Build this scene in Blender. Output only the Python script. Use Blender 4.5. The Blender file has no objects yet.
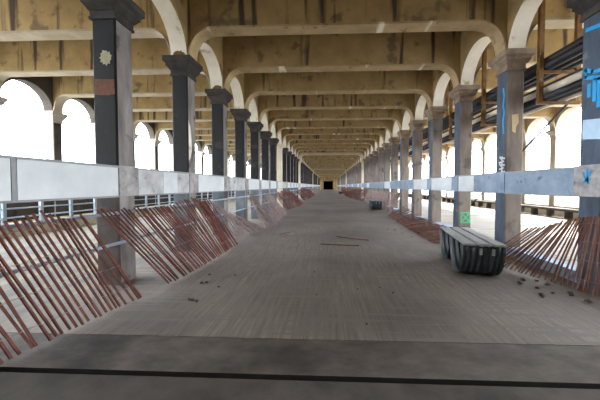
import bpy, bmesh, math, random
from mathutils import Vector, Matrix
random.seed(7)
SC = bpy.context.scene
COL = SC.collection
S = 1.95                      # bay spacing in metres
H = 0.73                      # eye height above the floor, in bays

# ------------------------------------------------------------------ camera
cd = bpy.data.cameras.new('camera')
cam = bpy.data.objects.new('camera', cd)
COL.objects.link(cam)
cd.sensor_width = 36
cd.lens = 16.2
cd.shift_x = -17 / 600
cd.shift_y = -6.5 / 600
cd.clip_start = 0.02
cd.clip_end = 3000
cam.location = (0, 0, H * S)
cam.rotation_euler = (math.radians(90 - 1.6), 0, math.radians(2.3))
SC.camera = cam

# ------------------------------------------------------------------ sky, sun, exposure
w = bpy.data.worlds.new('sky')
SC.world = w
w.use_nodes = True
bg = w.node_tree.nodes['Background']
bg.inputs[0].default_value = (0.86, 0.93, 1.0, 1)
bg.inputs[1].default_value = 9.0
sd = bpy.data.lights.new('sun', 'SUN')
sd.energy = 13
sd.angle = math.radians(1.0)
sd.color = (1, 0.93, 0.80)
sun = bpy.data.objects.new('sun', sd)
COL.objects.link(sun)
sun.rotation_euler = Vector((-0.66, 0.26, -0.80)).to_track_quat('-Z', 'Y').to_euler()
SC.view_settings.view_transform = 'Standard'
SC.view_settings.look = 'None'
SC.view_settings.gamma = 1
SC.view_settings.use_curve_mapping = False
SC.view_settings.exposure = 1.38

# ------------------------------------------------------------------ materials
def mat(name, c1, c2=None, scale=3.0, rough=0.9, bump=0.0, stretch=(1, 1, 1), spots=None, spot_scale=6.0,
        spot_at=0.62, streak=None, streak_stretch=(3, 3, 0.25), streak_at=0.6, soft=0.08, metallic=0.0, detail=6.0, spec=0.3):
    m = bpy.data.materials.new(name)
    m.use_nodes = True
    nt = m.node_tree
    N, L = nt.nodes, nt.links
    b = N['Principled BSDF']
    b.inputs['Roughness'].default_value = rough
    b.inputs['Metallic'].default_value = metallic
    b.inputs['Specular IOR Level'].default_value = spec
    c2 = c2 or tuple(x * 0.75 for x in c1)
    geo = N.new('ShaderNodeNewGeometry')
    mp = N.new('ShaderNodeMapping')
    mp.inputs['Scale'].default_value = stretch
    L.new(geo.outputs['Position'], mp.inputs[0])
    n = N.new('ShaderNodeTexNoise')
    n.inputs['Scale'].default_value = scale
    n.inputs['Detail'].default_value = detail
    n.inputs['Roughness'].default_value = 0.65
    L.new(mp.outputs[0], n.inputs['Vector'])
    r = N.new('ShaderNodeValToRGB')
    r.color_ramp.elements[0].position = 0.35
    r.color_ramp.elements[1].position = 0.65
    r.color_ramp.elements[0].color = (*c2, 1)
    r.color_ramp.elements[1].color = (*c1, 1)
    L.new(n.outputs[0], r.inputs[0])
    out = r.outputs[0]

    def overlay(out, color, sc, at, st, soft=0.08):
        mp2 = N.new('ShaderNodeMapping')
        mp2.inputs['Scale'].default_value = st
        mp2.inputs['Location'].default_value = (random.random() * 50, random.random() * 50, 0)
        L.new(geo.outputs['Position'], mp2.inputs[0])
        n2 = N.new('ShaderNodeTexNoise')
        n2.inputs['Scale'].default_value = sc
        n2.inputs['Detail'].default_value = 5
        L.new(mp2.outputs[0], n2.inputs['Vector'])
        r2 = N.new('ShaderNodeValToRGB')
        r2.color_ramp.elements[0].position = at
        r2.color_ramp.elements[1].position = at + soft
        L.new(n2.outputs[0], r2.inputs[0])
        mx = N.new('ShaderNodeMix')
        mx.data_type = 'RGBA'
        L.new(r2.outputs[0], mx.inputs[0])
        L.new(out, mx.inputs[6])
        mx.inputs[7].default_value = (*color, 1)
        return mx.outputs[2]
    if spots:
        out = overlay(out, spots, spot_scale, spot_at, (1, 1, 1), soft)
    if streak:
        out = overlay(out, streak, 1.0, streak_at, streak_stretch)
    L.new(out, b.inputs['Base Color'])
    if bump:
        bp = N.new('ShaderNodeBump')
        bp.inputs['Strength'].default_value = bump
        bp.inputs['Distance'].default_value = 0.02
        L.new(n.outputs[0], bp.inputs['Height'])
        L.new(bp.outputs[0], b.inputs['Normal'])
    return m

M = {}
M['floor'] = mat('brushed_concrete', (0.22, 0.186, 0.157), (0.125, 0.104, 0.088), 3.0, 0.85, 0.3, (9, 0.45, 1),
                 spots=(0.098, 0.081, 0.070), spot_scale=0.42, spot_at=0.42, soft=0.28, streak=(0.15, 0.128, 0.111), streak_stretch=(0.9, 14, 1), streak_at=0.52)
M['floor_edge'] = mat('dark_stained_concrete', (0.125, 0.103, 0.086), (0.068, 0.056, 0.047), 3.2, 0.9, 0.3, (1, 1.6, 1), spots=(0.022, 0.019, 0.017), spot_scale=1.1, spot_at=0.46, soft=0.25)  # slab strip darker than the main floor, with dark stain spots
M['left_floor'] = mat('sun_patchy_left_aisle', (0.20, 0.17, 0.115), (0.085, 0.083, 0.095), 1.3, 0.9, 0.2, (2.4, 0.35, 1))  # cream and lavender bands stand in for sun patches and shade
M['floor_near'] = mat('dark_near_concrete', (0.090, 0.076, 0.065), (0.052, 0.044, 0.038), 2.2, 0.9, 0.4, spots=(0.035, 0.030, 0.027), spot_scale=1.5, spot_at=0.5, soft=0.2)  # nearest slab, darker than the main floor, with darker spots
M['aisle_floor'] = mat('shadow_striped_aisle_concrete', (0.30, 0.275, 0.245), (0.21, 0.18, 0.15), 2.0, 0.9, 0.2, (0.6, 2.2, 1),
                       streak=(0.13, 0.085, 0.06), streak_stretch=(0.25, 2.6, 1), streak_at=0.58)  # streaks across imitate shadow stripes of outer piers and hangers
M['beam'] = mat('ochre_concrete', (0.43, 0.300, 0.138), (0.30, 0.206, 0.092), 1.7, 0.95, 0.4, spots=(0.19, 0.137, 0.078), spot_scale=2.2, spot_at=0.60,
                streak=(0.075, 0.055, 0.04), streak_stretch=(3.6, 0.37, 0.22), streak_at=0.575)
M['lip'] = mat('pale_ochre_concrete', (0.48, 0.355, 0.20), (0.34, 0.25, 0.135), 2.0, 0.95, 0.3, spots=(0.20, 0.14, 0.08), spot_scale=4,
               streak=(0.80, 0.74, 0.62), streak_stretch=(2.6, 0.37, 0.1), streak_at=0.62)
M['aisle_lip'] = mat('pale_aisle_concrete', (0.46, 0.39, 0.29), (0.34, 0.28, 0.20), 2.0, 0.95, 0.3)  # pale tone has outside light on aisle beam undersides painted in
M['soffit'] = mat('pale_soffit', (0.80, 0.75, 0.66), (0.66, 0.6, 0.5), 1.6, 0.95, 0.2, spots=(0.42, 0.34, 0.24), spot_scale=3, spot_at=0.62)  # pale wash, with outside light on the arch undersides painted in
M['pale'] = mat('pale_concrete', (0.66, 0.58, 0.46), (0.52, 0.45, 0.34), 1.5, 0.95, 0.3)
M['ceiling'] = mat('deck_concrete', (0.24, 0.175, 0.09), (0.15, 0.105, 0.055), 1.5, 0.95, 0.3)
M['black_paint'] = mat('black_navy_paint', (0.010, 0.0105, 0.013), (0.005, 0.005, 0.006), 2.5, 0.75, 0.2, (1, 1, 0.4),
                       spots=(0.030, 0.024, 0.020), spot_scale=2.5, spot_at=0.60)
M['grey_side'] = mat('grey_weathered_concrete', (0.26, 0.235, 0.225), (0.12, 0.108, 0.10), 2.0, 0.9, 0.4, (2, 2, 0.5), spots=(0.07, 0.06, 0.06), spot_scale=2, spot_at=0.58)
M['tan_col'] = mat('tan_brown_concrete', (0.19, 0.155, 0.13), (0.11, 0.09, 0.078), 2.0, 0.9, 0.4, (2, 2, 0.5), spots=(0.08, 0.065, 0.06), spot_scale=2.4, spot_at=0.6)
M['blue_side'] = mat('blue_grey_face', (0.075, 0.10, 0.14), (0.04, 0.05, 0.066), 2.2, 0.8, 0.3, (2, 2, 0.5), spots=(0.13, 0.145, 0.165), spot_scale=3, spot_at=0.62)  # blue-grey tone of the right columns' side faces and nearest front
M['capital_dark'] = mat('sooty_capital_concrete', (0.06, 0.052, 0.048), (0.025, 0.022, 0.02), 4, 0.9, 0.4)
M['lower'] = mat('bare_brown_concrete', (0.11, 0.092, 0.08), (0.06, 0.05, 0.045), 3, 0.9, 0.3)
M['foot'] = mat('blue_grey_foot_concrete', (0.13, 0.145, 0.16), (0.06, 0.068, 0.075), 2, 0.9, 0.3)
M['capital_tan'] = mat('tan_capital_concrete', (0.30, 0.225, 0.16), (0.16, 0.12, 0.09), 4, 0.9, 0.4)
M['panel_white'] = mat('white_painted_panel', (0.60, 0.62, 0.63), (0.52, 0.54, 0.55), 3, 0.7, 0.1, spots=(0.30, 0.30, 0.31), spot_scale=11, spot_at=0.72)
M['panel_grey'] = mat('grey_stained_panel', (0.52, 0.52, 0.52), (0.32, 0.31, 0.31), 3, 0.85, 0.3, spots=(0.2, 0.19, 0.19), spot_scale=5)
M['panel_blue'] = mat('blue_grey_panel', (0.26, 0.325, 0.41), (0.17, 0.215, 0.28), 3, 0.8, 0.2, spots=(0.12, 0.15, 0.19), spot_scale=5)
M['panel_cap'] = mat('panel_edge_grey', (0.30, 0.30, 0.31), None, 4, 0.85)
M['block'] = mat('rough_block_concrete', (0.40, 0.38, 0.37), (0.2, 0.19, 0.19), 5, 0.95, 0.6, spots=(0.1, 0.09, 0.09), spot_scale=9)
M['rail'] = mat('pale_blue_steel', (0.36, 0.43, 0.50), (0.26, 0.31, 0.37), 5, 0.55, 0.0, metallic=0.2)
M['slat'] = mat('red_stained_lath', (0.145, 0.047, 0.033), (0.075, 0.025, 0.019), 8, 0.8, 0.0)
M['slat_faded'] = mat('faded_pink_lath', (0.26, 0.20, 0.19), (0.17, 0.105, 0.095), 8, 0.85)
M['slat_brown'] = mat('brown_lath', (0.19, 0.085, 0.058), (0.11, 0.05, 0.036), 8, 0.85)
M['wire'] = mat('galvanised_wire', (0.22, 0.20, 0.19), None, 8, 0.5, metallic=0.6)
M['board'] = mat('grey_weathered_board', (0.26, 0.255, 0.25), (0.17, 0.167, 0.168), 3, 0.75, 0.2, (14, 0.8, 1))
M['drum'] = mat('dark_green_plastic', (0.036, 0.050, 0.056), (0.022, 0.031, 0.035), 5, 0.45, 0.0, spec=0.5)
M['bracket'] = mat('bare_zinc', (0.33, 0.36, 0.38), None, 8, 0.4, metallic=0.5)
M['pipe_black'] = mat('black_pipe_coating', (0.018, 0.020, 0.028), (0.01, 0.01, 0.013), 3, 0.5, spec=0.5)
M['pipe_cream'] = mat('cream_pipe_paint', (0.80, 0.72, 0.60), (0.60, 0.51, 0.40), 3, 0.6)
M['hanger'] = mat('rusty_yellow_steel', (0.20, 0.105, 0.03), (0.10, 0.05, 0.02), 6, 0.8)
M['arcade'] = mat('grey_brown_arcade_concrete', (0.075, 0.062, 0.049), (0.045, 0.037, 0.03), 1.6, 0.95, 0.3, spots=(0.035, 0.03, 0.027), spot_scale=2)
M['arcade_right'] = mat('hazy_tan_arcade_concrete', (0.36, 0.30, 0.23), (0.26, 0.21, 0.16), 1.6, 0.95, 0.3)  # tan lifted to paint in haze over the right arcade
M['arcade_lit'] = mat('lit_pale_arcade_concrete', (0.42, 0.38, 0.33), (0.32, 0.29, 0.25), 1.6, 0.95, 0.2)  # sky light on the outer columns' fronts, painted into the colour
M['dark_wall'] = mat('shade_black', (0.02, 0.018, 0.016), None, 2, 0.95)  # black colour stands in for shade in slab gap and tunnel
M['light_block'] = mat('brown_grey_wall', (0.20, 0.16, 0.11), None, 2, 0.95)  # for the added wall behind the camera
M['rubble'] = mat('dark_rubble', (0.07, 0.055, 0.045), (0.035, 0.03, 0.025), 20, 0.95)
M['cyan'] = mat('cyan_spray_paint', (0.01, 0.30, 0.62), (0.01, 0.24, 0.5), 4, 0.6)
M['pale_spray'] = mat('pale_blue_spray_paint', (0.42, 0.55, 0.68), (0.32, 0.44, 0.56), 4, 0.7)
M['white_spray'] = mat('white_spray_paint', (0.72, 0.72, 0.72), None, 4, 0.7)
M['green'] = mat('green_spray_paint', (0.06, 0.42, 0.19), None, 4, 0.7)
M['orange'] = mat('orange_paint', (0.20, 0.075, 0.04), (0.10, 0.05, 0.035), 14, 0.8)
M['splash'] = mat('yellow_grey_splash', (0.46, 0.42, 0.28), (0.3, 0.28, 0.2), 16, 0.8)
M['ground'] = mat('pale_ground', (0.22, 0.22, 0.2), (0.16, 0.16, 0.15), 0.05, 0.95)
M['far_wall'] = mat('far_pale_wall', (0.7, 0.62, 0.66), (0.62, 0.55, 0.58), 0.2, 0.9)
M['far_roof'] = mat('far_purple_roof', (0.42, 0.26, 0.40), None, 0.2, 0.9)

# ------------------------------------------------------------------ helpers
def obj(name, bm, ms, parent=None, smooth=False):
    me = bpy.data.meshes.new(name)
    bmesh.ops.recalc_face_normals(bm, faces=bm.faces)
    bm.to_mesh(me)
    bm.free()
    if smooth:
        for p in me.polygons:
            p.use_smooth = True
    o = bpy.data.objects.new(name, me)
    for m in (ms if isinstance(ms, (list, tuple)) else [ms]):
        me.materials.append(m)
    COL.objects.link(o)
    if parent is not None:
        o.parent = parent
    return o

def box(bm, x0, x1, y0, y1, z0, z1, mi=0, sides=None):
    """box in bay units; sides: material index by face '+x' etc."""
    v = [bm.verts.new((x * S, y * S, z * S)) for x in (x0, x1) for y in (y0, y1) for z in (z0, z1)]
    F = {'-x': (0, 1, 3, 2), '+x': (4, 6, 7, 5), '-y': (0, 4, 5, 1), '+y': (2, 3, 7, 6), '-z': (0, 2, 6, 4), '+z': (1, 5, 7, 3)}
    for k, f in F.items():
        fc = bm.faces.new([v[i] for i in f])
        fc.material_index = (sides or {}).get(k, mi)
    return v

def frustum(bm, cx, cy, z0, z1, h0, h1, mi=0):
    v = []
    for z, h in ((z0, h0), (z1, h1)):
        for sx, sy in ((-1, -1), (1, -1), (1, 1), (-1, 1)):
            v.append(bm.verts.new(((cx + sx * h) * S, (cy + sy * h) * S, z * S)))
    for i in range(4):
        j = (i + 1) % 4
        bm.faces.new((v[i], v[j], v[4 + j], v[4 + i])).material_index = mi
    bm.faces.new(v[3::-1]).material_index = mi
    bm.faces.new(v[4:]).material_index = mi

def prism(bm, pts, y0, y1, axis='y', mi=0):
    """extrude a 2-D outline (bay units) along an axis, outline in (x,z) for y"""
    def P(a, b, t):
        return (a * S, t * S, b * S) if axis == 'y' else (t * S, a * S, b * S)
    A = [bm.verts.new(P(a, b, y0)) for a, b in pts]
    B = [bm.verts.new(P(a, b, y1)) for a, b in pts]
    n = len(pts)
    for i in range(n):
        j = (i + 1) % n
        bm.faces.new((A[i], A[j], B[j], B[i])).material_index = mi
    bm.faces.new(A).material_index = mi
    bm.faces.new(B[::-1]).material_index = mi

def tube(bm, pts, r, n=8, mi=0, cap=True):
    """tube through points in metres"""
    pts = [Vector(p) for p in pts]
    rings = []
    for i, p in enumerate(pts):
        d = (pts[min(i + 1, len(pts) - 1)] - pts[max(i - 1, 0)]).normalized()
        up = Vector((0, 0, 1)) if abs(d.z) < 0.9 else Vector((1, 0, 0))
        a = d.cross(up).normalized()
        b = d.cross(a)
        rings.append([bm.verts.new(p + (a * math.cos(2 * math.pi * k / n) + b * math.sin(2 * math.pi * k / n)) * r) for k in range(n)])
    for A, B in zip(rings, rings[1:]):
        for k in range(n):
            bm.faces.new((A[k], A[(k + 1) % n], B[(k + 1) % n], B[k])).material_index = mi
    if cap:
        bm.faces.new(rings[0][::-1])
        bm.faces.new(rings[-1])

def tag(o, label=None, cat=None, group=None, kind=None):
    if label: o['label'] = label
    if cat: o['category'] = cat
    if group: o['group'] = group
    if kind: o['kind'] = kind
    return o

def thing(name, loc, label, cat, group=None):
    o = bpy.data.objects.new(name, None)
    o.empty_display_size = 0.1
    COL.objects.link(o)
    o.location = Vector(loc) * S
    if cat in ('column', 'beam'): o['kind'] = 'thing'
    return tag(o, label, cat, group)

def dup(o, loc, label, group=None):
    c = o.copy()
    COL.objects.link(c)
    c.location = Vector(loc) * S
    if label: c['label'] = label
    if group: c['group'] = group
    for ch in list(o.children):
        d = ch.copy()
        COL.objects.link(d)
        d.parent = c
    return c

def struct(name, bm, m):
    return tag(obj(name, bm, m), kind='structure')

ORD = ['zeroth', 'first', 'second', 'third', 'fourth', 'fifth', 'sixth', 'seventh', 'eighth', 'ninth', 'tenth', 'eleventh', 'twelfth',
       'thirteenth', 'fourteenth', 'fifteenth', 'sixteenth', 'seventeenth', 'eighteenth', 'nineteenth', 'twentieth']

# layout in bays
NB = 52                        # number of bays to the far end
W = 0.176                      # column width
XL, XR = -1.53, 1.86           # inner faces of the two column rows
OL, OR = -5.17, 5.60           # inner faces of the outer arcades
SPR = H + 1.395                # springing of the arches
BOT = H + 1.705               # underside of the cross beams
TOP = H + 2.30                 # underside of the deck
EL, ER = OL - W, OR + W
Y0, Y1 = -0.7, NB + 0.6
PAN0, PAN1 = H - 0.070, H + 0.145
PALE = {15, 28, 41}            # pale expansion frames

# ------------------------------------------------------------------ setting
GAP = 1.02
bm = bmesh.new(); box(bm, XL - W, XR + W, 1.265, Y1, -0.12, 0); struct('floor', bm, M['floor'])
bm = bmesh.new(); box(bm, XL - W, XR + W, GAP, 1.262, -0.12, -0.001, 0, {'-y': 1}); struct('floor_edge', bm, [M['floor_edge'], M['dark_wall']])  # gap side blackened to read as deep shade
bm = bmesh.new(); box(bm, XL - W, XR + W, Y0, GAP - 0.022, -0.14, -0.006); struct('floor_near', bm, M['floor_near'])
bm = bmesh.new(); box(bm, OL - 0.3, XL - W, Y0, Y1, -0.12, 0); struct('floor_left', bm, M['left_floor'])
bm = bmesh.new(); box(bm, XR + W, OR + 0.3, Y0, Y1, -0.12, 0); struct('floor_right', bm, M['aisle_floor'])
bm = bmesh.new(); box(bm, XL - W, XR + W, Y0, Y1, -0.3, -0.14); struct('floor_base', bm, M['dark_wall'])
bm = bmesh.new(); box(bm, EL, ER, Y0, Y1 + 6, TOP, TOP + 0.2); struct('ceiling', bm, M['ceiling'])

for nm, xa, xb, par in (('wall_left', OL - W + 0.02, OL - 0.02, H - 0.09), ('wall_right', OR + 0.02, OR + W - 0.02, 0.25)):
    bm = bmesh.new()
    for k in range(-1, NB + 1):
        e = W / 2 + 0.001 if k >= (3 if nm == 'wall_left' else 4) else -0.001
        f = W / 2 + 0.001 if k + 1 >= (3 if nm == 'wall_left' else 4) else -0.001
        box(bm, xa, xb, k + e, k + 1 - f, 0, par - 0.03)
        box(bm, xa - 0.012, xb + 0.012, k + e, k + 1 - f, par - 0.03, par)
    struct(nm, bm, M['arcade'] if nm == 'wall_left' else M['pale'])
bm = bmesh.new(); box(bm, EL, ER, Y0 - 0.2, Y0, -0.3, TOP); struct('wall_light_block', bm, M['light_block'])  # added unseen wall behind the camera, cuts light from behind
# far end: a wall with a dark tunnel mouth
bm = bmesh.new()
px0, px1, pz = -0.9, 1.05, H + 0.98
box(bm, EL, px0, Y1, Y1 + 0.3, 0, TOP); box(bm, px1, ER, Y1, Y1 + 0.3, 0, TOP); box(bm, px0, px1, Y1, Y1 + 0.3, pz, TOP)
struct('wall_back', bm, M['beam'])
bm = bmesh.new()
box(bm, px0 - 0.1, px0, Y1 + 0.3, Y1 + 6, 0, pz); box(bm, px1, px1 + 0.1, Y1 + 0.3, Y1 + 6, 0, pz)
box(bm, px0, px1, Y1 + 5.9, Y1 + 6, 0, pz); box(bm, px0, px1, Y1 + 0.3, Y1 + 6, pz, pz + 0.1); box(bm, px0, px1, Y1, Y1 + 6, -0.1, 0)
struct('wall_tunnel', bm, M['dark_wall'])
# ledges and kerbs
bm = bmesh.new(); box(bm, OL, OL + 0.66, Y0, Y1, 0, 0.15); struct('trim_1', bm, M['aisle_lip'])
bm = bmesh.new()
box(bm, OR - 0.34, OR - 0.10, Y0, Y1, 0.16, 0.215)
for k in range(4, 2 * NB): box(bm, OR - 0.28, OR - 0.16, k / 2 + 0.2, k / 2 + 0.28, 0, 0.16)
struct('trim_2', bm, M['arcade'])
bm = bmesh.new()
for k in range(1, NB): box(bm, XR + 0.02, XR + W - 0.02, k + W / 2, k + 1 - W / 2, 0, 0.085)
struct('trim_3', bm, M['panel_blue'])
# ground far below, outside
bm = bmesh.new(); box(bm, -400, 400, -300, 500, -12.2, -12); struct('ground', bm, M['ground'])

# ------------------------------------------------------------------ columns
def column_parts(root, side, front, inner, capm, blockm, lower=None):
    """column centred on the root; inner face looks at the walkway"""
    bm = bmesh.new()
    h = W / 2
    inn = '+x' if side == 'left' else '-x'
    mi = {'-y': 0, '+y': 0, '+x': 1, '-x': 1}
    c = 0.012
    # chamfered shaft
    prof = [(-h, -h + c), (-h + c, -h), (h - c, -h), (h, -h + c), (h, h - c), (h - c, h), (-h + c, h), (-h, h - c)]
    spans = [('shaft', 0.0, SPR - 0.19, [front, inner])]
    if lower: spans = [('shaft', PAN0, SPR - 0.19, [front, inner]), ('foot', 0.0, PAN0, [lower, inner])]
    bm.free()
    for nm, z0, z1, mm in spans:
        bm = bmesh.new()
        A = [bm.verts.new((x * S, y * S, z0 * S)) for x, y in prof]
        B = [bm.verts.new((x * S, y * S, z1 * S)) for x, y in prof]
        for i in range(8):
            j = (i + 1) % 8
            f = bm.faces.new((A[i], A[j], B[j], B[i]))
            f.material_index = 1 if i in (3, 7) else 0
        bm.faces.new(A[::-1]); bm.faces.new(B)
        obj(nm, bm, mm, root)
    bm = bmesh.new()
    z = SPR - 0.22
    z = SPR - 0.185
    frustum(bm, 0, 0, z - 0.012, z + 0.008, h + 0.010, h + 0.010)
    frustum(bm, 0, 0, z + 0.008, z + 0.05, h + 0.004, h + 0.006)
    frustum(bm, 0, 0, z + 0.05, z + 0.088, h + 0.012, h + 0.036)
    frustum(bm, 0, 0, z + 0.088, z + 0.112, h + 0.040, h + 0.040)
    frustum(bm, 0, 0, z + 0.112, z + 0.13, h + 0.042, h + 0.058)
    frustum(bm, 0, 0, z + 0.13, z + 0.185, h + 0.062, h + 0.062)
    obj('capital', bm, capm, root)
    bm = bmesh.new()
    sg = 1 if side == 'left' else -1
    xs = sorted((sg * (h - 0.02), sg * (h + 0.02)))
    box(bm, xs[0], xs[1], -h - 0.012, h + 0.012, PAN0 - 0.006, PAN1 + 0.004)
    obj('bracket_block', bm, blockm, root)

def col_x(side): return (XL - W / 2) if side == 'left' else (XR + W / 2)

SPECIAL = {('left', 2): 'nearest black-fronted column on the left, with pale splash and orange patch',
           ('left', 3): 'black-fronted left column behind the red fence bulge, with a pale crescent patch',
           ('right', 2): 'blue-grey column at the right picture edge with cyan graffiti and pale block',
           ('right', 3): 'tan column beside the near bench with white scrawl and a cyan stripe down its edge',
           ('right', 4): 'tan column behind the near bench with a green boxed cross near its foot'}
LOOK = {'left': ('black-fronted square concrete column', 'dark square column'), 'right': ('tan-fronted square concrete column', 'tan square column')}
COLS = {}
OUTER = {}
for side in ('left', 'right'):
    if side == 'left':
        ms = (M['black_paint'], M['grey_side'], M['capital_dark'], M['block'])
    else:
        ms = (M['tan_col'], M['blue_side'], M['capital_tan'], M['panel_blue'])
    proto = paleproto = None
    for k in range(2, NB + 1):
        n = k - 1
        loc = (col_x(side), k, 0)
        grp = 'columns of the %s row' % side
        if (side, k) in SPECIAL:
            t = thing('column', loc, SPECIAL[side, k], 'column', grp)
            if (side, k) == ('right', 2):
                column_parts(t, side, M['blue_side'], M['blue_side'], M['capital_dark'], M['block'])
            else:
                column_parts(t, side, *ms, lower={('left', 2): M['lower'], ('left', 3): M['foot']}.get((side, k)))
            COLS[side, k] = t
            continue
        pale = PALE | {9} if side == 'left' else PALE
        if k in pale:
            lab = 'pale unpainted column in the %s row, the %s pale one from the camera' % (side, ORD[1 + sorted(pale).index(k)])
            if paleproto is None:
                paleproto = thing('column', loc, lab, 'column', grp)
                column_parts(paleproto, side, M['pale'], M['pale'], M['pale'], M['pale'])
            else:
                dup(paleproto, loc, lab)
            continue
        if k <= 20:
            lab = '%s on the %s side, %s of its row counting from the camera' % (LOOK[side][0], side, ORD[n])
        else:
            lab = 'tiny far %s of the %s row, near the dark tunnel mouth' % (LOOK[side][1], side)
            grp = 'far columns of the %s row' % side
        if proto is None:
            proto = thing('column', loc, lab, 'column', grp)
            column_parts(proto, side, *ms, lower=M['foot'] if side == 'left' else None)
        else:
            dup(proto, loc, lab, grp)

for side, x, k0 in (('left', OL - W / 2, 5), ('right', OR + W / 2, 6)):
    proto = None
    for k in range(k0, NB + 1):
        near = k - k0 < 9
        lab = ('pale outer column on the far %s edge, %s from the camera' % (side, ORD[k - k0 + 1])) if near else 'tiny outer column on the far %s edge, deep in the distance' % side
        grp = ('outer columns on the %s edge' if near else 'far outer columns on the %s edge') % side
        if proto is None:
            proto = thing('column', (x, k, 0), lab, 'column', grp)
            column_parts(proto, side, M['arcade_lit'], M['arcade' if side == 'left' else 'arcade_right'], M['arcade_lit'], M['arcade'])
            bb = [c for c in proto.children if c.name.startswith('bracket')][0]
            bpy.data.objects.remove(bb)
            OUTER[side] = proto
        else:
            dup(proto, (x, k, 0), lab, grp)

def blob_patch(name, parent, m, pts, off=0.0, face='-y', label=None, th=0.004):
    """a thin painted shape on a column face; pts in (u, z) bay units relative to the column axis, z above eye height"""
    bm = bmesh.new()
    h = W / 2
    def P(u, z, d):
        z = z + H
        if face == '-y': return (u * S, -h * S - d, z * S)
        if face == '+x': return (h * S + d, u * S, z * S)
        return (-h * S - d, u * S, z * S)
    A = [bm.verts.new(P(u, z, -0.002)) for u, z in pts]
    B = [bm.verts.new(P(u, z, th)) for u, z in pts]
    n = len(pts)
    for i in range(n):
        j = (i + 1) % n
        bm.faces.new((A[i], A[j], B[j], B[i]))
    bm.faces.new(A); bm.faces.new(B[::-1])
    o = obj(name, bm, m, parent)
    if label: o['label'] = label
    return o

def stroke(name, parent, m, lines, wd, face, label=None):
    """spray strokes: each line a poly-line of (u,z); built as thin ribbons"""
    bm = bmesh.new()
    h = W / 2
    def P(u, z, d):
        z = z + H
        if face == '-y': return Vector((u * S, -h * S - d, z * S))
        return Vector((-h * S - d, u * S, z * S)) if face == '-x' else Vector((h * S + d, u * S, z * S))
    for li, ln in enumerate(lines):
        for (a, b) in zip(ln, ln[1:]):
            dx, dz = b[0] - a[0], b[1] - a[1]
            L = math.hypot(dx, dz) or 1e-6
            nx, nz = -dz / L * wd / 2, dx / L * wd / 2
            ex, ez = dx / L * wd * 0.3, dz / L * wd * 0.3
            q = [(a[0] - ex + nx, a[1] - ez + nz), (b[0] + ex + nx, b[1] + ez + nz), (b[0] + ex - nx, b[1] + ez - nz), (a[0] - ex - nx, a[1] - ez - nz)]
            A = [bm.verts.new(P(u, z, -0.002)) for u, z in q]
            B = [bm.verts.new(P(u, z, 0.004)) for u, z in q]
            for i in range(4):
                bm.faces.new((A[i], A[(i + 1) % 4], B[(i + 1) % 4], B[i]))
            bm.faces.new(A); bm.faces.new(B[::-1])
    o = obj(name, bm, m, parent)
    if label: o['label'] = label
    return o

rr = random.Random(3)
star = []
for i in range(22):
    a = 2 * math.pi * i / 22
    r = 0.050 * (1 + (0.25 if i % 2 else -0.2) * rr.random())
    star.append((0.015 + r * math.cos(a) * 0.85, 0.925 + r * math.sin(a)))
c = COLS['left', 2]
blob_patch('paint_splash', c, M['splash'], star, label='pale yellow-grey splash')
blob_patch('paint_patch', c, M['orange'], [(-0.068, 0.775), (0.075, 0.77), (0.078, 0.665), (0.03, 0.655), (-0.072, 0.662)], label='rusty orange painted rectangle')
c = COLS['left', 3]
blob_patch('pale_patch', c, M['soffit'], [(-0.075, 0.72), (-0.04, 0.66), (-0.015, 0.52), (-0.012, 0.40), (-0.04, 0.31), (-0.075, 0.28)], face='+x', label='pale crescent patch')  # pale crescent shape on the walkway-side face
c = COLS['right', 2]
stroke('graffiti', c, M['cyan'], [[(-0.02, 0.98), (-0.02, 1.13), (-0.08, 1.12)], [(-0.02, 0.98), (-0.035, 0.80), (-0.08, 0.79)], [(-0.08, 0.74), (-0.03, 0.75)], [(-0.07, 0.68), (-0.065, 0.56)], [(-0.045, 0.70), (-0.045, 0.62)]], 0.016, '-y', 'cyan sprayed letters on the front')
stroke('graffiti', c, M['cyan'], [[(-0.07, 0.79), (0.0, 0.80), (0.05, 0.84), (0.05, 0.78), (-0.06, 0.74)], [(-0.05, 0.74), (-0.05, 0.55)], [(-0.02, 0.74), (-0.02, 0.60)], [(0.02, 0.72), (0.02, 0.64)], [(0.05, 1.12), (-0.05, 1.10)]], 0.026, '-x', 'cyan sprayed drips on the inner side')
blob_patch('paint_block', c, M['pale_spray'], [(-0.075, 0.32), (0.06, 0.34), (0.06, 0.48), (-0.075, 0.46)], face='-x', label='pale blue painted-over block')
stroke('graffiti', c, M['cyan'], [[(-0.03, 0.11), (0.0, 0.04), (0.03, 0.10)], [(0.0, 0.12), (-0.01, 0.02)], [(0.03, 0.02), (-0.03, 0.05)]], 0.012, '-x', 'small cyan tag on the bracket block').location.x = -0.02 * S
c = COLS['right', 3]
stroke('graffiti', c, M['cyan'], [[(-0.03, 1.03), (-0.045, 0.95), (-0.03, 0.85), (-0.05, 0.78), (-0.03, 0.68), (-0.045, 0.56)]], 0.020, '-x', 'cyan stripe down the inner side')
stroke('graffiti', c, M['white_spray'], [[(-0.07, 0.29), (0.01, 0.31), (-0.05, 0.26), (0.015, 0.25)], [(-0.07, 0.22), (0.01, 0.23), (-0.05, 0.19), (0.01, 0.18)], [(-0.03, 0.31), (-0.03, 0.12)], [(-0.075, 0.15), (0.02, 0.14)]], 0.016, '-x', 'small white scrawl')
blob_patch('bare_patch', c, M['lip'], [(-0.035, 0.74), (0.03, 0.75), (0.035, 0.66), (0.01, 0.62), (0.005, 0.55), (-0.03, 0.57)], label='lighter bare patch')
c = COLS['right', 4]
g0, g1 = -0.52, -0.38
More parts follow.
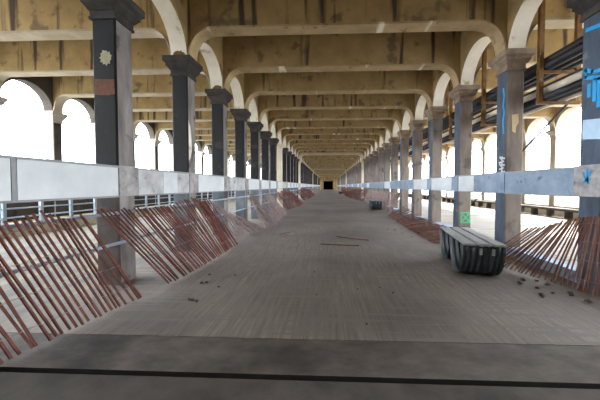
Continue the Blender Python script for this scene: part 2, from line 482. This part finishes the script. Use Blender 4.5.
stroke('graffiti', c, M['green'], [[(-0.05, g0), (0.07, g0), (0.07, g1), (-0.05, g1), (-0.05, g0)], [(-0.045, g0 + .01), (0.065, g1 - .01)], [(-0.045, g1 - .01), (0.065, g0 + .01)]], 0.016, '-y', 'green sprayed box with a cross')

# ------------------------------------------------------------------ cross beams
def beam_profile(x0, x1, hw, hh, z0=SPR, z1=BOT, n=8):
    pts = []
    for i in range(n + 1):
        a = math.pi / 2 * i / n
        pts.append((x0 + hw * (1 - math.cos(a)), z0 + hh * math.sin(a)))
    for i in range(n, -1, -1):
        a = math.pi / 2 * i / n
        pts.append((x1 - hw * (1 - math.cos(a)), z0 + hh * math.sin(a)))
    return pts

def strip_solid(bm, lo, hi, y0, y1, mi=0):
    """solid between two matching poly-lines (x,z), extruded in y"""
    n = len(lo)
    R = []
    for pts in (lo, hi):
        R.append(([bm.verts.new((a * S, y0 * S, b * S)) for a, b in pts], [bm.verts.new((a * S, y1 * S, b * S)) for a, b in pts]))
    (l0, l1), (h0, h1) = R
    for i in range(n - 1):
        bm.faces.new((l0[i], l0[i + 1], h0[i + 1], h0[i])).material_index = mi
        bm.faces.new((l1[i], h1[i], h1[i + 1], l1[i + 1])).material_index = mi
        bm.faces.new((l0[i], l1[i], l1[i + 1], l0[i + 1])).material_index = mi
        bm.faces.new((h0[i], h0[i + 1], h1[i + 1], h1[i])).material_index = mi
    for j in (0, -1):
        bm.faces.new((l0[j], h0[j], h1[j], l1[j])).material_index = mi

def make_beam(root, x0, x1, hw, hh, m, lipm):
    lo = beam_profile(x0, x1, hw, hh)
    lipn = 0.022
    n = len(lo)
    mid = []
    for i, (x, z) in enumerate(lo):
        a = math.pi / 2 * min(i, n - 1 - i) / (n / 2 - 1)
        ins = lipn * math.cos(a) * (1 if i < n / 2 else -1)
        mid.append((x + ins, z + lipn * math.sin(a)))
    mid[0] = (lo[0][0] + lipn, SPR)
    mid[-1] = (lo[-1][0] - lipn, SPR)
    bm = bmesh.new()
    strip_solid(bm, [(x, min(z, TOP - .01)) for x, z in lo_shift(lo)], [(x, TOP - 0.001) for x, z in lo], -W / 2 + 0.016, W / 2 - 0.016)
    obj('web', bm, m, root)
    bm = bmesh.new()
    strip_solid(bm, lo, mid, -W / 2 + 0.004, W / 2 - 0.004)
    obj('lip', bm, lipm, root)

def lo_shift(lo):
    return [(x, z + 0.01) for x, z in lo]

for (nm, x0, x1, hw, hh, where) in (('mid', XL, XR, 0.27, BOT - SPR, 'over the walkway'),
                                    ('left', OL, XL - W, 0.24, BOT - SPR, 'over the left aisle'),
                                    ('right', XR + W, OR, 0.24, BOT - SPR, 'over the right aisle')):
    pr = pl = None
    for k in range(2, NB + 1):
        loc = (0, k, 0)
        grp = 'cross beams ' + where
        if k in PALE:
            lab = 'pale clean cross beam %s, the %s pale one from the camera' % (where, ORD[1 + sorted(PALE).index(k)])
            if pl is None:
                pl = thing('cross_beam', loc, lab, 'beam', grp)
                make_beam(pl, x0, x1, hw, hh, M['pale'], M['pale'])
            else:
                dup(pl, loc, lab)
            continue
        if k <= 20:
            lab = 'ochre concrete cross beam %s, %s from the camera' % (where, ORD[k - 1])
        else:
            lab = 'tiny far cross beam %s, near the dark tunnel mouth' % where
            grp = 'far cross beams ' + where
        if pr is None:
            pr = thing('cross_beam', loc, lab, 'beam', grp)
            make_beam(pr, x0, x1, hw, hh, M['beam'], M['lip'] if nm == 'mid' else M['aisle_lip'])
        else:
            dup(pr, loc, lab, grp)

# ------------------------------------------------------------------ arches along the column rows
def arch_mesh():
    bm = bmesh.new()
    h = W / 2
    r = 0.5 - h
    n = 20
    arc = [(0.0, SPR), (h, SPR)] + [(0.5 - r * math.cos(math.pi * i / n), SPR + r * math.sin(math.pi * i / n)) for i in range(1, n)] + [(1 - h, SPR), (1.0, SPR)]
    A = [[bm.verts.new((x * S, a * S, b * S)) for a, b in arc] for x in (-h, h)]
    B = [[bm.verts.new((x * S, a * S, (TOP - 0.002) * S)) for a, b in arc] for x in (-h, h)]
    for i in range(len(arc) - 1):
        for s in (0, 1):
            bm.faces.new((A[s][i], A[s][i + 1], B[s][i + 1], B[s][i]))
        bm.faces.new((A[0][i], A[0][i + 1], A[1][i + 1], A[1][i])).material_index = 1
        bm.faces.new((B[0][i], B[1][i], B[1][i + 1], B[0][i + 1]))
    for j in (0, -1):
        bm.faces.new((A[0][j], A[1][j], B[1][j], B[0][j]))
    return bm
for side, x, k0, words in (('left', col_x('left'), 2, 'of the left column row'), ('right', col_x('right'), 2, 'of the right column row'),
                           ('left', OL - W / 2, 4, 'on the outer left edge'), ('right', OR + W / 2, 5, 'on the outer right edge')):
    pr = None
    for k in range(k0, NB):
        loc = (x, k, 0)
        near = k - k0 < 14
        lab = ('arch %s, %s from the camera' % (words, ORD[k - k0 + 1])) if near else 'tiny far arch %s, deep in the distance' % words
        grp = ('arches ' if near else 'far arches ') + words
        if pr is None:
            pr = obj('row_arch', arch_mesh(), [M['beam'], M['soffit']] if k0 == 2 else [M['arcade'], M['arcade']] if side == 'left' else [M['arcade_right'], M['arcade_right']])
            pr.location = Vector(loc) * S
            tag(pr, lab, 'arch', grp)
        else:
            dup(pr, loc, lab, grp)

for side in ('left', 'right'):
    dup(COLS[side, 4] if side == 'right' else COLS[side, 3], (col_x(side), 1, 0), 'column of the %s row just outside the frame, beside the viewer' % side, None)
for o in list(COL.objects):
    if o.type != 'EMPTY' and o.name.startswith('row_arch') and abs(o.location.y - (2 if abs(o.location.x) < 4.5 * S else (4 if o.location.x < 0 else 5)) * S) < 1e-4:
        dup(o, (o.location.x / S, o.location.y / S - 1, 0), 'arch just outside the frame, nearest the viewer, %s' % {(1, 1): 'of the left row', (1, 0): 'of the right row', (0, 1): 'on the outer left edge', (0, 0): 'on the outer right edge'}[int(abs(o.location.x) < 4.5 * S), int(o.location.x < 0)])
for side, x, ks in (('left', OL - W / 2, (4, 3)), ('right', OR + W / 2, (5, 4))):
    for k in ks:
        dup(OUTER[side], (x, k, 0), 'outer %s column just outside the frame, %s visible one' % (side, 'one before the nearest' if k == ks[0] else 'two before the nearest'))

# ------------------------------------------------------------------ barrier panels between the columns
def panel(root, y0, y1, side, sections, z0=PAN0, z1=PAN1):
    """sections: list of (fraction, material, name)"""
    x0, x1 = (-0.045, -0.006) if side == 'left' else (0.006, 0.045)
    y = y0
    for fr, m, nm in sections:
        ye = y + (y1 - y0) * fr
        bm = bmesh.new()
        box(bm, x0, x1, y + 0.002, ye - 0.002, z0, z1 - 0.014)
        obj(nm, bm, m, root)
        y = ye
    bm = bmesh.new()
    box(bm, x0 - 0.006, x1 + 0.006, y0, y1, z1 - 0.014, z1)
    obj('top_edge', bm, M['panel_cap'], root)
    bm = bmesh.new()
    box(bm, x0 - 0.004, x1 + 0.004, y0, y1, z0 - 0.012, z0)
    obj('bottom_edge', bm, M['panel_cap'], root)
VAR = {'left': {2: [(0.42, 'panel_grey', 'grey_section'), (0.30, 'panel_white', 'white_section'), (0.28, 'panel_grey', 'pale_section')]},
       'right': {1: [(1, 'panel_white', 'board')], 2: [(1, 'panel_blue', 'board')], 3: [(0.5, 'panel_blue', 'board'), (0.5, 'panel_white', 'white_section')],
                 5: [(1, 'panel_white', 'board')]}}
for side in ('left', 'right'):
    pr = {}
    for k in range(1, NB):
        y0, y1 = k + W / 2 + 0.002, k + 1 - W / 2 - 0.002
        if side == 'left' : y0, y1 = k + W / 2 - 0.012, k + 1 - W / 2 + 0.0
        if side == 'left' :
            y0, y1 = k + W / 2 + 0.013, k + 1 - W / 2 - 0.013
        else:
            y0, y1 = k + W / 2 + 0.013, k + 1 - W / 2 - 0.013
        x = XL + 0.02 if side == 'left' else XR - 0.02
        loc = (x, k, 0)
        v = VAR[side].get(k)
        near = k <= 20
        n = k if side == 'left' else k
        if v is None:
            key = 'white' if (side == 'left' and (k * 7) % 5 != 3) else ('blue' if side == 'right' and k % 4 != 0 else ('white' if side == 'right' else 'grey'))
            mname = {'white': 'panel_white', 'blue': 'panel_blue', 'grey': 'panel_grey'}[key]
            words = {'white': 'white painted', 'blue': 'blue-grey', 'grey': 'stained grey'}[key]
        else:
            key = None
            words = 'patchy grey and white' if len(v) > 2 else ('half blue-grey half white' if len(v) == 2 else ('blue-grey' if v[0][1] == 'panel_blue' else 'white painted'))
        if near:
            lab = '%s barrier panel between columns of the %s row, %s from the camera' % (words, side, ORD[n])
            grp = 'barrier panels of the %s row' % side
        else:
            lab = 'tiny far %s barrier panel of the %s row' % (words, side)
            grp = 'far %s barrier panels of the %s row' % (words, side)
        if key is None:
            t = thing('barrier_panel', loc, lab, 'panel', grp)
            panel(t, y0 - k, y1 - k, side, [(f, M[m], nm) for f, m, nm in v])
        elif key not in pr:
            t = pr[key] = thing('barrier_panel', loc, lab, 'panel', grp)
            if k == 1 and side == 'left':
                f = (1.235 - y0) / (y1 - y0)
                panel(t, y0 - k, y1 - k, side, [(f, M['panel_white'], 'board'), (0.03, M['panel_cap'], 'joint_strip'), (1 - f - 0.03, M['panel_white'], 'board')])
                del pr[key]
            else:
                panel(t, y0 - k, y1 - k, side, [(1, M[mname], 'board')])
        else:
            dup(pr[key], loc, lab, grp)

# ------------------------------------------------------------------ railings on the left
for z, nm in ((0.535, 'upper'), (0.315, 'lower')):
    bm = bmesh.new()
    tube(bm, [((XL + 0.013) * S, 0.2 * S, z * S), ((XL + 0.013) * S, (NB - 0.5) * S, z * S)], 0.012 * S, 8)
    tag(obj('guard_rail', bm, M['rail'], smooth=True), 'long pale blue steel pipe along the left columns, %s of the two behind the fences' % nm, 'rail')
RX = OL + 0.60
pr = None
LED = 0.15
for q in range(10):
    y = 3.4 + q * 4
    lab = 'pale blue pipe railing on the left aisle ledge, %s length from the camera' % ORD[q + 1]
    if pr is None:
        pr = thing('pipe_railing', (RX, y, LED), lab, 'railing', 'pipe railings on the left ledge')
        for z in (0.12, 0.25, 0.40):
            bm = bmesh.new(); tube(bm, [(0, 0.0, z * S), (0, 3.98 * S, z * S)], 0.013 * S, 6); obj('rail', bm, M['rail'], pr, True)
        for j in range(8):
            bm = bmesh.new(); box(bm, -0.020, 0.020, 0.22 + j / 2 - 0.020, 0.22 + j / 2 + 0.020, 0.0, 0.41); obj('post', bm, M['rail'], pr)
    else:
        dup(pr, (RX, y, LED), lab)

# ------------------------------------------------------------------ snow fences
def lerp(a, b, t): return tuple(x + (y - x) * t for x, y in zip(a, b))
def fence(label, ctrl, n, m, group, split=True, wd=0.0105, seed=1, jit=0.012, nw=4):
    """ctrl: list of (t, foot, top) in bay units"""
    rg = random.Random(seed)
    def ev(t):
        for (ta, fa, pa), (tb, fb, pb) in zip(ctrl, ctrl[1:]):
            if t <= tb + 1e-9:
                q = (t - ta) / (tb - ta)
                return Vector(lerp(fa, fb, q)), Vector(lerp(pa, pb, q))
    base = ctrl[0][1]
    root = thing('snow_fence', (base[0], base[1], 0), label, 'fence', group)
    off = Vector((base[0], base[1], 0))
    one = None if split else bmesh.new()
    mids = []
    for i in range(n):
        t = (i + 0.5) / n
        f, p = ev(t)
        j = lambda s: rg.uniform(-s, s)
        f = f + Vector((j(jit), j(jit), 0)); p = p + Vector((j(jit * .3), j(jit), j(jit)))
        f.z = max(f.z, 0.010)
        f -= off; p -= off
        d = (p - f)
        f2, p2 = ev(min(1, t + 0.5 / n)); f1, p1 = ev(max(0, t - 0.5 / n))
        tan = ((f2 + p2) - (f1 + p1)).normalized()
        dn = d.normalized()
        tan = (tan - dn * tan.dot(dn)).normalized()
        nor = dn.cross(tan)
        bm = bmesh.new() if split else one
        a = rg.uniform(-0.5, 0.5)
        u = tan * math.cos(a) + nor * math.sin(a)
        v = nor * math.cos(a) - tan * math.sin(a)
        hw, ht = wd / 2, 0.004
        V = []
        for q in (f, p):
            for su, sv in ((-1, -1), (1, -1), (1, 1), (-1, 1)):
                V.append(bm.verts.new((q + u * hw * su + v * ht * sv) * S))
        for k in range(4):
            l = (k + 1) % 4
            bm.faces.new((V[k], V[l], V[4 + l], V[4 + k]))
        bm.faces.new(V[3::-1]); bm.faces.new(V[4:])
        if split: obj('slat', bm, m, root)
        mids.append((f, d, nor))
    if not split: obj('slats', one, m, root)
    for wf in [(k + 0.6) / nw for k in range(nw)]:
        bm = bmesh.new()
        pts = [(f + d * wf + nr * 0.006 * (1 if i % 2 else -1)) * S for i, (f, d, nr) in enumerate(mids)]
        tube(bm, pts, 0.0035, 4)
        obj('wire', bm, M['wire'], root)
    return root
FT = XL + 0.040                # where the tops lean
fence('red slatted snow fence leaning at the front left, nearest the camera',
      [(0, (-1.33, 0.98, 0), (FT, 0.84, .55)), (0.5, (-1.28, 1.34, 0), (FT, 1.22, .565)), (0.7, (-1.25, 1.48, 0), (FT, 1.36, .60)), (0.8, (-1.23, 1.55, 0), (FT, 1.46, .555)), (1, (-1.20, 1.70, 0), (FT, 1.60, .55))],
      23, M['slat'], 'snow fences along the left side', seed=2)
fence('red slatted snow fence bulging before a left column, second fence on the left',
      [(0, (-1.17, 1.92, 0), (FT, 1.66, .575)), (0.22, (-1.14, 2.25, 0), (FT, 2.10, .55)), (0.45, (-1.12, 2.60, 0), (FT, 2.45, .545)), (0.62, (-1.11, 2.85, 0), (FT + .02, 2.82, .60)), (0.75, (-1.12, 3.0, 0), (FT + .02, 3.0, .57)), (0.88, (-1.11, 3.12, 0), (FT, 3.16, .54)), (1, (-1.11, 3.26, 0), (FT, 3.30, .585))],
      50, M['slat'], 'snow fences along the left side', seed=3)
fence('faded pinkish snow fence sagging behind the second red one on the left',
      [(0, (-1.27, 3.72, 0), (FT, 3.38, .56)), (0.35, (-1.18, 4.05, 0), (FT + .06, 3.80, .33)), (1, (-1.05, 4.50, 0), (FT + .08, 4.25, .22))],
      26, M['slat_faded'], 'snow fences along the left side', seed=4, jit=0.03)
fence('tangled snow fence tipped towards the walkway on the left, fourth of its line',
      [(0, (-1.08, 4.58, 0), (FT + .012, 4.95, .54)), (0.4, (-1.00, 4.75, 0), (FT + .012, 5.3, .55)), (1, (-0.99, 5.0, 0), (FT + .04, 5.7, .26))],
      30, M['slat_faded'], 'snow fences along the left side', seed=5, jit=0.06)
fence('faded snow fence slumped low on the left, fifth of its line',
      [(0, (-1.04, 5.6, 0), (FT + .02, 5.9, .34)), (0.5, (-1.06, 6.2, 0), (FT, 6.5, .56)), (1, (-1.08, 7.2, 0), (FT, 7.3, .42))],
      44, M['slat_faded'], 'snow fences along the left side', False, seed=6, jit=0.04)
fence('rust red snow fence heaped on the left beyond the faded fences, sixth of its line',
      [(0, (-1.20, 7.9, 0), (FT, 7.6, .52)), (0.5, (-1.02, 9.6, 0), (FT, 9.3, .58)), (1, (-0.98, 11.4, 0), (FT, 11.0, .50))],
      80, M['slat'], 'snow fences along the left side', False, seed=7, jit=0.04)
fence('small far rust red snow fence on the left, seventh of its line',
      [(0, (-1.15, 13, 0), (FT, 12.8, .5)), (0.5, (-1.0, 17, 0), (FT, 16.5, .58)), (1, (-1.05, 22, 0), (FT, 22, .45))],
      120, M['slat'], 'snow fences along the left side', False, seed=8, jit=0.04)
fence('tiny farthest snow fence on the left near the tunnel mouth',
      [(0, (-1.1, 23.5, 0), (FT + .012, 23.5, .5)), (1, (-1.1, 36, 0), (FT + .012, 36, .5))],
      150, M['slat_faded'], 'snow fences along the left side', False, seed=9, jit=0.04, nw=2)
RT = XR - 0.030
fence('brown slatted snow fence fanned out beside the near bench at the right edge',
      [(0, (1.78, 1.52, 0), (RT, 1.58, .53)), (0.2, (1.765, 1.78, 0), (RT, 1.82, .53)), (0.35, (1.73, 1.92, 0), (RT, 1.93, .53)), (0.6, (1.62, 2.22, 0), (RT, 2.10, .48)), (0.85, (1.53, 2.50, 0), (RT, 2.30, .40)), (1, (1.52, 2.74, 0), (RT, 2.55, .34))],
      36, M['slat_brown'], 'snow fences along the right side', seed=11, jit=0.008, wd=0.0088)
fence('red brown snow fence lying flat on the floor beyond the near bench',
      [(0, (1.34, 3.40, 0.012), (1.835, 3.34, .09)), (0.5, (1.36, 4.7, 0.012), (1.835, 4.6, .10)), (0.85, (1.42, 6.0, 0.012), (1.83, 5.9, .16)), (1, (1.45, 6.6, 0.012), (1.82, 6.4, .30))],
      64, M['slat_brown'], 'snow fences along the right side', seed=12, jit=0.02)
fence('faded pink brown snow fence leaning on the right columns behind the far bench',
      [(0, (1.50, 6.75, 0.0), (RT, 6.6, .50)), (0.16, (1.72, 7.6, 0), (RT, 7.6, .55)), (0.47, (1.72, 9.3, 0), (RT, 9.3, .55)), (1, (1.62, 12.2, 0), (RT, 12.2, .55))],
      110, M['slat_faded'], 'snow fences along the right side', False, seed=13, jit=0.03)
fence('rust red snow fence heaped on the right beyond the far bench',
      [(0, (1.62, 12.6, 0), (RT, 12.4, .55)), (0.5, (1.35, 16.5, 0), (RT, 16.0, .55)), (1, (1.30, 21, 0), (RT, 20.5, .5))],
      140, M['slat'], 'snow fences along the right side', False, seed=14, jit=0.04)
fence('tiny farthest snow fence on the right near the tunnel mouth',
      [(0, (1.45, 22, 0), (RT, 22, .5)), (1, (1.5, 36, 0), (RT, 36, .5))],
      150, M['slat'], 'snow fences along the right side', False, seed=15, jit=0.04, nw=2)

# ------------------------------------------------------------------ benches
def u_profile(w_, h_, n=22):
    """half super-ellipse, open side up: from top left round the bottom to top right"""
    pts = []
    for i in range(n + 1):
        a = math.pi + math.pi * i / n
        ca, sa = math.cos(a), math.sin(a)
        e = 2 / 2.25
        pts.append((math.copysign(abs(ca) ** e, ca) * w_ / 2, h_ * math.copysign(abs(sa) ** e, sa)))
    return pts

def drum(root, y0, y1, w_, top, ribs):
    """half pipe lying across the bench, open ends left and right, ribs running round it"""
    bm = bmesh.new()
    m = ribs * 8
    yc, dia = (y0 + y1) / 2, y1 - y0
    outer, inner = [], []
    for j in range(m + 1):
        t = j / m
        x = (t - 0.5) * w_
        amp = 0.0085 * math.cos(2 * math.pi * ribs * t)
        for rings, th in ((outer, 0.0), (inner, 0.006)):
            pr_ = u_profile(dia - 0.017 + 2 * amp - 2 * th, top - 0.0085 + amp - th)
            rings.append([bm.verts.new((x * S, (yc + a) * S, (top + z) * S)) for a, z in pr_])
    n = len(outer[0])
    for rings in (outer, inner):
        for A, B in zip(rings, rings[1:]):
            for k in range(n - 1):
                bm.faces.new((A[k], A[k + 1], B[k + 1], B[k]))
    for q in (0, -1):
        for k in range(n - 1):
            bm.faces.new((outer[q][k], outer[q][k + 1], inner[q][k + 1], inner[q][k]))
    for k in (0, n - 1):
        for j in range(m):
            bm.faces.new((outer[j][k], outer[j + 1][k], inner[j + 1][k], inner[j][k]))
    return obj('corrugated_drum', bm, M['drum'], root, True)

def bench(label, loc, rot, brackets=True):
    root = thing('bench', loc, label, 'bench', 'drum benches on the right side')
    L, wd, ht = 0.86, 0.305, 0.288
    for i in range(3):
        bm = bmesh.new()
        x = (-0.5 + (i + 0.5) / 3) * wd
        v = box(bm, x - wd / 6 + 0.011, x + wd / 6 - 0.011, -0.02, L + 0.02, ht - 0.016, ht)
        obj('board', bm, M['board'], root)
    front = drum(root, 0.0, 0.425, wd - 0.012, ht - 0.016, 7)
    drum(root, 0.435, 0.86, wd - 0.012, ht - 0.016, 7)
    for x in (-0.025, 0.06):
        bm = bmesh.new()
        box(bm, x - 0.008, x + 0.008, -0.018, 0.002, ht - 0.085, ht - 0.04)
        box(bm, x - 0.008, x + 0.008, -0.021, 0.002, ht - 0.045, ht - 0.036)
        obj('bracket', bm, M['bracket'], front)
    root.rotation_euler[2] = rot
    return root
bench('dark bench of two corrugated half drums under three grey boards, nearest on the right', (1.195, 2.10, 0), math.radians(-11))
bench('dark corrugated drum bench farther along the right fence line', (1.47, 8.1, 0), math.radians(-2))
bench('tiny farthest dark drum bench on the right, near the tunnel mouth', (1.12, 24.0, 0), 0)

# ------------------------------------------------------------------ pipes and hangers in the right aisle
HX0, HX1 = 2.155, 2.515
pr = None
UP, LOW = H + 1.17, H + 0.86
for k in range(0, 24):
    y = 2.865 + k - (0 if k == 0 else 0)
    lab = 'rusty yellow pipe hanger in the right aisle, %s from the camera' % ORD[k + 1] if k < 12 else 'tiny far rusty pipe hanger in the right aisle'
    grp = 'pipe hangers in the right aisle' if k < 12 else 'far pipe hangers in the right aisle'
    if pr is None:
        pr = thing('pipe_hanger', (HX0, y, 0), lab, 'hanger', grp)
        for x, z0 in ((0, LOW), (HX1 - HX0, UP)):
            bm = bmesh.new(); box(bm, x - 0.022, x + 0.022, -0.018, 0.018, z0 - 0.016, TOP - 0.001); obj('upright', bm, M['hanger'], pr)
        bm = bmesh.new(); box(bm, HX1 - HX0 - 0.012, HX1 - HX0 + 0.012, -0.012, 0.012, LOW - 0.016, UP - 0.016); obj('lower_upright', bm, M['hanger'], pr)
        for z in (UP, LOW):
            bm = bmesh.new(); box(bm, -0.03, HX1 - HX0 + 0.03, -0.013, 0.013, z - 0.03, z); obj('cross_arm', bm, M['hanger'], pr)
    else:
        dup(pr, (HX0, y, 0), lab, grp)
PIPES = [(2.235, UP, 0.045, 'pipe_black', 'black pipe on the upper hanger arms, nearest the columns'),
         (2.335, UP, 0.045, 'pipe_black', 'black pipe in the middle of the upper hanger arms'),
         (2.435, UP, 0.042, 'pipe_black', 'black pipe on the outer end of the upper hanger arms'),
         (2.285, UP + 0.082, 0.044, 'pipe_black', 'black pipe riding on top of the upper pipes'),
         (2.228, LOW, 0.040, 'pipe_black', 'black pipe on the lower hanger arms, nearest the columns'),
         (2.315, LOW, 0.040, 'pipe_black', 'black pipe in the middle of the lower hanger arms'),
         (2.41, LOW, 0.040, 'pipe_cream', 'cream pipe on the outer end of the lower hanger arms'),
         (2.262, LOW + 0.083, 0.040, 'pipe_cream', 'cream pipe riding on the lower black pipes, nearest the columns'),
         (2.362, LOW + 0.083, 0.036, 'pipe_cream', 'cream pipe riding on the lower pipes, farther from the columns'),
         (2.30, LOW + 0.168, 0.020, 'pipe_black', 'thin black cable line on top of the lower cream pipes')]
for x, z, r, m, lab in PIPES:
    bm = bmesh.new()
    tube(bm, [(x * S, 0.5 * S, (z + r + 0.001) * S), (x * S, (NB - 1) * S, (z + r + 0.001) * S)], r * S, 12)
    tag(obj('utility_pipe', bm, M[m], smooth=True), lab, 'pipe', 'pipes along the right aisle')
bm = bmesh.new()
tube(bm, [(2.60 * S, 2.80 * S, (H + 1.06) * S), (2.60 * S, 5.62 * S, 0.0)], 0.012 * S, 6)
tube(bm, [(2.60 * S, 2.80 * S, (H + 1.06) * S), (2.52 * S, 2.79 * S, (H + 1.15) * S)], 0.012 * S, 6)
tag(obj('guy_wire', bm, M['pipe_black']), 'dark slanting wire from the pipe hangers to the right aisle floor', 'wire')

# ------------------------------------------------------------------ litter on the floor
def rod(label, pts, r):
    bm = bmesh.new(); tube(bm, [Vector(p) * S for p in pts], r * S, 6)
    tag(obj('fallen_stick', bm, M['slat_brown']), label, 'stick', 'sticks lying on the walkway')
rod('dark stick lying on the walkway, nearer of the two in the middle', [(-0.09, 3.35, .006), (0.15, 3.31, .006), (0.38, 3.28, .006)], 0.007)
rod('dark stick lying on the walkway, farther of the two in the middle', [(0.13, 3.86, .006), (0.35, 3.70, .006), (0.55, 3.62, .006)], 0.007)
rod('thin twig lying by the faded fence on the left', [(-0.72, 4.0, .005), (-0.60, 4.2, .005)], 0.005)

def chip(bm, r, rg):
    geom = bmesh.ops.create_icosphere(bm, subdivisions=1, radius=r * S)
    for v in geom['verts']:
        v.co *= rg.uniform(0.7, 1.25)
        v.co.z *= 0.6
rg = random.Random(21)
def chips(n, xr, yr, label, group, rmax=0.02):
    base = []
    for i in range(n):
        r = rg.uniform(0.007, rmax)
        bm = bmesh.new(); chip(bm, r, rg)
        o = obj('rubble_chip', bm, M['rubble'])
        zmin = min(v.co.z for v in o.data.vertices)
        o.location = Vector((rg.uniform(*xr) * S, rg.uniform(*yr) * S, -zmin - 0.001))
        tag(o, label, 'rubble', group)
chips(16, (1.40, 1.64), (1.72, 2.12), 'small dark rubble chip on the floor between the near bench and the right fence', 'rubble chips by the near bench')
chips(8, (-1.0, -0.7), (1.6, 2.2), 'small dark rubble chip on the floor beside the second left fence', 'rubble chips by the left fences', 0.014)
chips(7, (1.0, 1.3), (3.6, 5.0), 'small dark rubble chip on the floor beside the flattened right fence', 'rubble chips by the flat fence', 0.014)
chips(6, (-0.2, 0.9), (1.2, 2.3), 'small dark rubble chip lying alone on the open walkway', 'rubble chips on the walkway', 0.008)
for k, words in ((3, 'third'), (4, 'fourth')):
    bm = bmesh.new()
    bmesh.ops.create_icosphere(bm, subdivisions=3, radius=0.045 * S)
    for v in bm.verts:
        v.co *= rg.uniform(0.75, 1.25)
        v.co.x *= 1.3; v.co.y *= 0.45
        v.co.z = max(v.co.z, -0.012 * S)
    o = obj('dry_weed', bm, M['hanger'])
    o.location = ((XL - W / 2 + 0.02) * S, (k - W / 2 - 0.030) * S, (SPR + 0.0122) * S)
    tag(o, 'brown clump of dry weed on the ledge of the %s left capital' % ('nearer' if k == 3 else 'farther'), 'weed', 'weed clumps on the left capitals')

# ------------------------------------------------------------------ far buildings seen through the left arches
for i, (x, y, wx, wy, h, roof) in enumerate(((-150, 62, 24, 14, 20, 0), (-165, 84, 18, 10, 23, 1), (-150, 120, 22, 16, 19, 0), (-170, 150, 20, 12, 22, 1))):
    t = bpy.data.objects.new('building', None)
    COL.objects.link(t)
    t.location = (x, y, -12)
    tag(t, 'faint far building seen through the left arches, %s from the left' % ORD[i + 1], 'building', 'far buildings on the left')
    k = 1 / S
    bm = bmesh.new(); box(bm, -wx / 2 * k, wx / 2 * k, -wy / 2 * k, wy / 2 * k, 0, (h - 2) * k); obj('wall', bm, M['far_wall'], t)
    bm = bmesh.new(); box(bm, -wx / 2 * k - .2, wx / 2 * k + .2, -wy / 2 * k - .2, wy / 2 * k + .2, (h - 2) * k, h * k); obj('roof', bm, M['far_roof'], t)
    for r_ in range(3):
        bm = bmesh.new()
        for c_ in range(4):
            y_ = (-wy / 2 + wy * (c_ + 0.5) / 4) * k
            box(bm, wx / 2 * k - 0.05, wx / 2 * k + 0.1, y_ - 0.5, y_ + 0.5, (5 + 4 * r_) * k, (7 + 4 * r_) * k)
        obj('window_row', bm, M['far_roof'], t)
